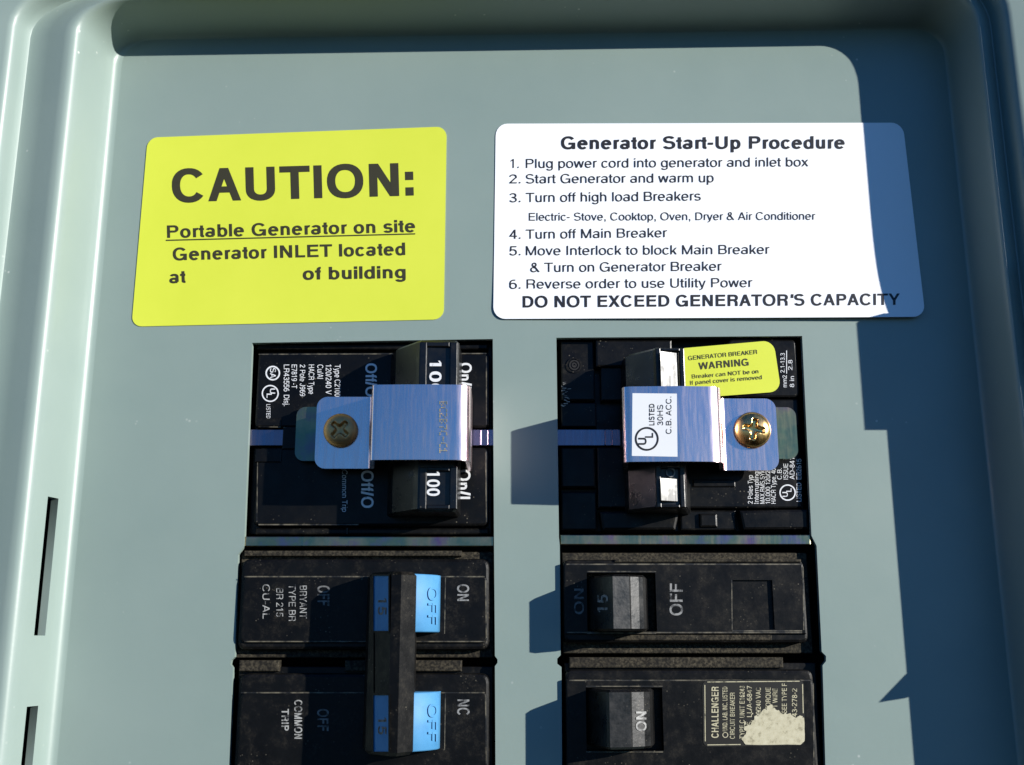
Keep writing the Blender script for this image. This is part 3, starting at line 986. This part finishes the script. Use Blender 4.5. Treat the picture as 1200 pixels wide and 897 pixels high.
# ================================================================== LOWER LEFT DOUBLE BREAKER (blue handles tied together)
dbl = thing('double_breaker', 'dusty black double breaker with blue handles joined by a black tie', 'circuit breaker', (430, 790, 1))
DW = 1.4
for (ya, yb, yf, first) in ((655, 762, 675, True), (789.5, 925, 811, False)):
    b = B()
    x0 = 280.5 if first else 276.5
    pslab(b, x0 - 1, ya - 8, 578, yb + 9, -2.2, -24, 'dust layer' if first else 'dusty bakelite', .3)
    slab(b, rounded(rect(x0, ya, 573.5, yb, DW - .6), 2.2), DW - .6, -8, 'dusty bakelite', .8)
    hx0, hx1 = 432, 520
    y1h, y2h = (674, 741) if first else (811, 879)
    slab(b, rounded(rect(x0 + 3, yf, 571, yb - (8 if first else 10), DW), 1.6), DW, -.5, 'dusty bakelite', .35)
    if first:
        pslab(b, 286, 645.5, 541, 652, -.6, -3, 'dust layer', .3)
        for xa, xb in ((280, 327), (404, 430), (486, 541)):
            pslab(b, xa, 774, xb, 787, -.5, -3, 'dust layer', .3)
        for s, x, y0, y1 in [('BRYANT', 351.3, 686.5, 725), ('TYPE BR', 338.3, 685, 728), ('BR 215', 323.7, 689.5, 723), ('CU-AL', 307.8, 685, 725.5)]:
            txt(b, s, (x, y0), (x, y1), 8.2, 'rubbed print', DW, .2)
        txt(b, 'OFF', (372, 686.5), (372, 710), 14, 'faint print', DW, .6)
        txt(b, 'ON', (536, 685), (536, 704.5), 13.5, 'worn print', DW, .5)
    else:
        txt(b, 'COMMON', (345, 820.5), (345, 866), 9, 'rubbed print', DW, .6)
        txt(b, 'TRIP', (330, 831), (330, 856.5), 8.5, 'rubbed print', DW, .6)
        txt(b, 'OFF', (372, 831), (372, 857), 13, 'faint print', DW, .6)
        txt(b, 'NC', (536, 820), (536, 838), 14, 'worn print', DW, .5)
    yb2 = yb - (8 if first else 10)
    for p0, p1, t in (((x0 + 6, yf + 1), (568, yf + 1), 1.5), ((x0 + 6, yb2 - 2), (568, yb2 - 2), 1.3), ((569, yf + 5), (570, yb2 - 6), 1.4), ((522, yf + 2), (521, yf + 68), 1.0)):
        line(b, p0, p1, t, 'dust line', DW, .04)
    b.build('pole_body', dbl)
    b = B()                                                   # blue handle: a rounded sector coming out of the body
    prof = [(440, DW - 1), (450, 8.0), (470, 9.2), (484, 8.6), (495, 7.2), (505, 5.4), (513, 3.2), (517.5, DW - 1)]
    extr(b, prof, y1h, y2h, 'blue plastic', wy=4, bev=.2, smooth=True)
    def wh(x, y):
        for (xa, wa), (xb, wb) in zip(prof, prof[1:]):
            if xa <= x <= xb:
                return wa + (wb - wa) * (x - xa) / (xb - xa)
        return DW
    txt(b, 'OFF', (502, y1h + 14), (502, y1h + 58), 10.5, 'blue plastic', wh, .4, lift=.45)
    b.build('handle', dbl)
b = B()                                                       # the tie
TY0, TY1 = 669.5, 887
tp = [(428, 1.8), (431, 8.2), (456.5, 13.6), (468, 13.9), (485.7, 10.3), (487.5, 1.8)]
extr(b, tp, TY0, TY1, 'dusty bakelite', wy=13.7, bev=.8)
def on_left(x, y):
    ym, w = (TY0 + TY1) / 2, 11.0
    ua, ub = PX(431, 8.2, ym), PX(456.5, 13.6, ym)
    for _ in range(5):
        w = 8.2 + 5.4 * (P(x, y, w)[0] - ua) / (ub - ua)
    return w
def left_plate(b, x0, y0, x1, y1, t0, t1, mat):
    c = [(x0, y0), (x1, y0), (x1, y1), (x0, y1)]
    A = [b.v(P(x, y, on_left(x, y) + t1)) for x, y in c]
    D = [b.v(P(x, y, on_left(x, y) + t0)) for x, y in c]
    b.f(A, mat)
    for i in range(4):
        b.f([A[i - 1], A[i], D[i], D[i - 1]], mat)
for y0, y1 in ((675, 739.5), (815, 881)):
    left_plate(b, 437.5, y0, 455, y1, -.3, .12, 'blue plastic')
    txt(b, '15', (443, y0 + 26), (443, y0 + 46), 10, 'faint print', on_left, .5, lift=.2)
    for e in ((435.5, y0 - 2, 437.5, y1 + 2), (455, y0 - 2, 456.4, y1 + 2), (437.5, y0 - 2, 455, y0), (437.5, y1, 455, y1 + 2)):
        left_plate(b, *e, -.3, .5, 'dusty bakelite')
left_plate(b, 436.5, 742, 437.7, 812, -.3, .35, 'dusty bakelite')
b.build('handle_tie', dbl)

# ================================================================== LOWER RIGHT SINGLE BREAKERS
LOWH = [(687, 0), (691, 1.5), (711, 10.4), (714.5, 11.4), (739, 10.4), (741, 10.0), (755, 8.6), (762, 7.2), (765, 5.6), (767, 0)]
def along(prof, x):
    for (xa, wa), (xb, wb) in zip(prof, prof[1:]):
        if xa <= x <= xb:
            return wa + (wb - wa) * (x - xa) / (xb - xa)
    return 0

def single(label, ya, yb, x0, x1, well, prof, handle_y, first):
    t = thing('single_breaker', label, 'circuit breaker', ((x0 + x1) / 2, (ya + yb) / 2, 1), 'single-pole breakers on the right')
    b = B()
    pslab(b, x0 - 1, ya - 8, x1 + 4, yb + 12, -2.6, -24, 'dust layer' if first else 'dusty bakelite', .3)
    wl_ = rect(*well, DW)
    slab(b, rounded(rect(x0, ya, x1, yb, DW - .7), 1.8), DW - .7, -8, 'dusty bakelite', .8, holes=[rect(well[0], well[1], well[2], well[3], DW - .7)])
    holes = [wl_]
    if first:
        slab(b, rect(x0 + 1, ya + 4, x1 - 2, yb - 10.5, DW), DW, DW - 1.2, 'dusty bakelite', .3, holes=[wl_, rect(858.5, 680, 906.5, 738, DW)])
        pslab(b, 856, 677, 909, 741, DW - .75, DW - 1.3, 'dusty bakelite', .1)
        pslab(b, x0 + 60, yb - 10, x1 - 40, yb - 3, DW - .45, DW - 2, 'dust layer', .3)
        pslab(b, x0 + 60, ya - .5, x1 - 6, ya + 3.2, DW - .35, DW - 2, 'dust layer', .3)
        txt(b, 'OFF', (800, 721.5), (800, 684), 15, 'worn print', DW, .5)
        txt(b, 'ON', (684, 720), (684, 690), 11, 'faint print', DW, .4)
    else:
        slab(b, rect(x0 + 1, ya + 11, x1 - 2, yb - 8, DW), DW, DW - 1.2, 'dusty bakelite', .3, holes=[wl_])
        pslab(b, x0 + 4, 770.5, 918, 783, -1.2, -4, 'dust layer', .3)
    yl = (ya + 5.5, yb - 12.5) if first else (ya + 12.5, yb - 10)
    for p0, p1, t_ in (((x0 + 4, yl[0]), (x1 - 5, yl[0]), 1.5), ((x0 + 4, yl[1]), (x1 - 5, yl[1]), 1.5), ((x1 - 4, yl[0] + 3), (x1 - 3, yl[1] - 3), 1.3),
                       ((well[0], well[3] + 1.5), (well[2], well[3] + 1.5), 1.2), ((well[0], well[1] - 1.5), (well[2], well[1] - 1.5), 1.2)):
        line(b, p0, p1, t_, 'dust line', DW, .04)
    if first:
        line(b, (857.5, 680), (858, 738), 1.2, 'dust line', DW, .05)
        line(b, (858, 739.5), (940, 739.5), 1.4, 'dust line', DW, .055)
    b.build('body', t)
    b = B()
    extr(b, prof, *handle_y, 'glossy bakelite', wy=max(w for _, w in prof), bev=.5)
    if first:
        txt(b, '15', (712, 717.5), (712, 697), 12, 'worn print', lambda x, y: along(prof, x), .5, lift=.15)
    else:
        txt(b, 'ON', (757.5, 857), (757.5, 834), 12, 'worn print', lambda x, y: along(prof, x), .6, lift=.2)
    b.build('handle', t)
    return t

single('dusty single breaker with handle marked 15, directly under the generator breaker', 656, 754, 660, 945, (688, 671.5, 769, 741),
       [(688, 0), (691, 1.5), (715, 10.4), (718.5, 11.6), (738, 10.5), (739.5, 10.1), (749, 8.9), (754, 8.0), (757, 6.8), (759, 0)], (673, 739.5), True)
single('lower single breaker with ON handle and torn silver label', 785, 925, 663, 957, (687, 806, 777, 880),
       LOWH, (809, 879), False)

# torn rating label on the lowest breaker
q = [(823, 797.5), (942, 796.5), (943.5, 873.5), (824, 875.5)]
LW = DW + .08
b = sticker('rating_label', q, 7, 'label black', lambda a, c: LW, 8, 8, .06)
for s, x, y0, y1, cap, bo in [('CHALLENGER', 842, 865, 805, 8.2, .7), ('UND. LAB. INC. LISTED', 852.3, 857, 805, 5.6, .25), ('CIRCUIT BREAKER', 861, 866, 812, 5.6, .25), ('TYPE C UNIT E16248', 872.5, 866, 804, 5.8, .3),
                              ('ISS. LL/A-6847', 881, 858, 804, 5.8, .3), ('120/240 VAC', 891.5, 844, 806, 5.8, .3), ('TORQUE', 903, 832, 806, 5.8, .3), ('1 WIRE', 911, 829, 807, 5.6, .2), ('SEE TYPE F', 922, 836, 801, 5.8, .3), ('43-278-2', 934, 840, 807, 6, .3)]:
    txt(b, s, (x, y0), (x, y1), cap, 'gilt print', LW, max(bo, .3), lift=.05)
for p0, p1 in (((829, 799.5), (937, 798.5)), ((826, 803), (826.5, 869)), ((940.5, 802), (941.3, 836)), ((829, 873.2), (868, 872.7))):
    line(b, p0, p1, 1.0, 'gilt print', LW, .05)
ring(b, 850, 861.5, 3.4, .9, 'torn paper', LW, .06, 20)
edge = [(874, 873), (869, 866), (874, 860), (872, 853), (880, 848), (884, 839), (890, 841), (893, 834), (899, 830), (903, 826), (907, 829), (913, 833), (918, 838), (925, 836), (931, 841), (938, 838), (942.3, 841), (943.2, 868), (938, 873)]
rag = []
for (xa, ya), (xb, yb) in zip(edge, edge[1:] + edge[:1]):
    for k in range(4):
        t = k / 4
        j = 1.5 if ya < 862 and xa < 942 else .3
        rag.append((xa + (xb - xa) * t + random.uniform(-j, j), ya + (yb - ya) * t + random.uniform(-j, j)))
vs = [b.v(P(x, y, LW + .11)) for x, y in rag]
b.f(vs, 'torn paper')
for k in range(28):                                     # flecks of paper left between the printed columns
    x, y = random.uniform(868, 938), random.uniform(803, 870)
    if random.random() > (y - 790) / 70:
        continue
    r = random.uniform(.6, 1.8)
    b.f([b.v(P(x + r * random.uniform(.5, 1.2) * math.cos(a), y + 1.5 * r * random.uniform(.5, 1.2) * math.sin(a), LW + .08 + k * .0004)) for a in (0, 1.1, 2.2, 3.2, 4.2, 5.3)], 'torn paper')
tag(b.build('rating_label', sharp=30), 'torn cream and black CHALLENGER rating label on the lowest right breaker', 'label')
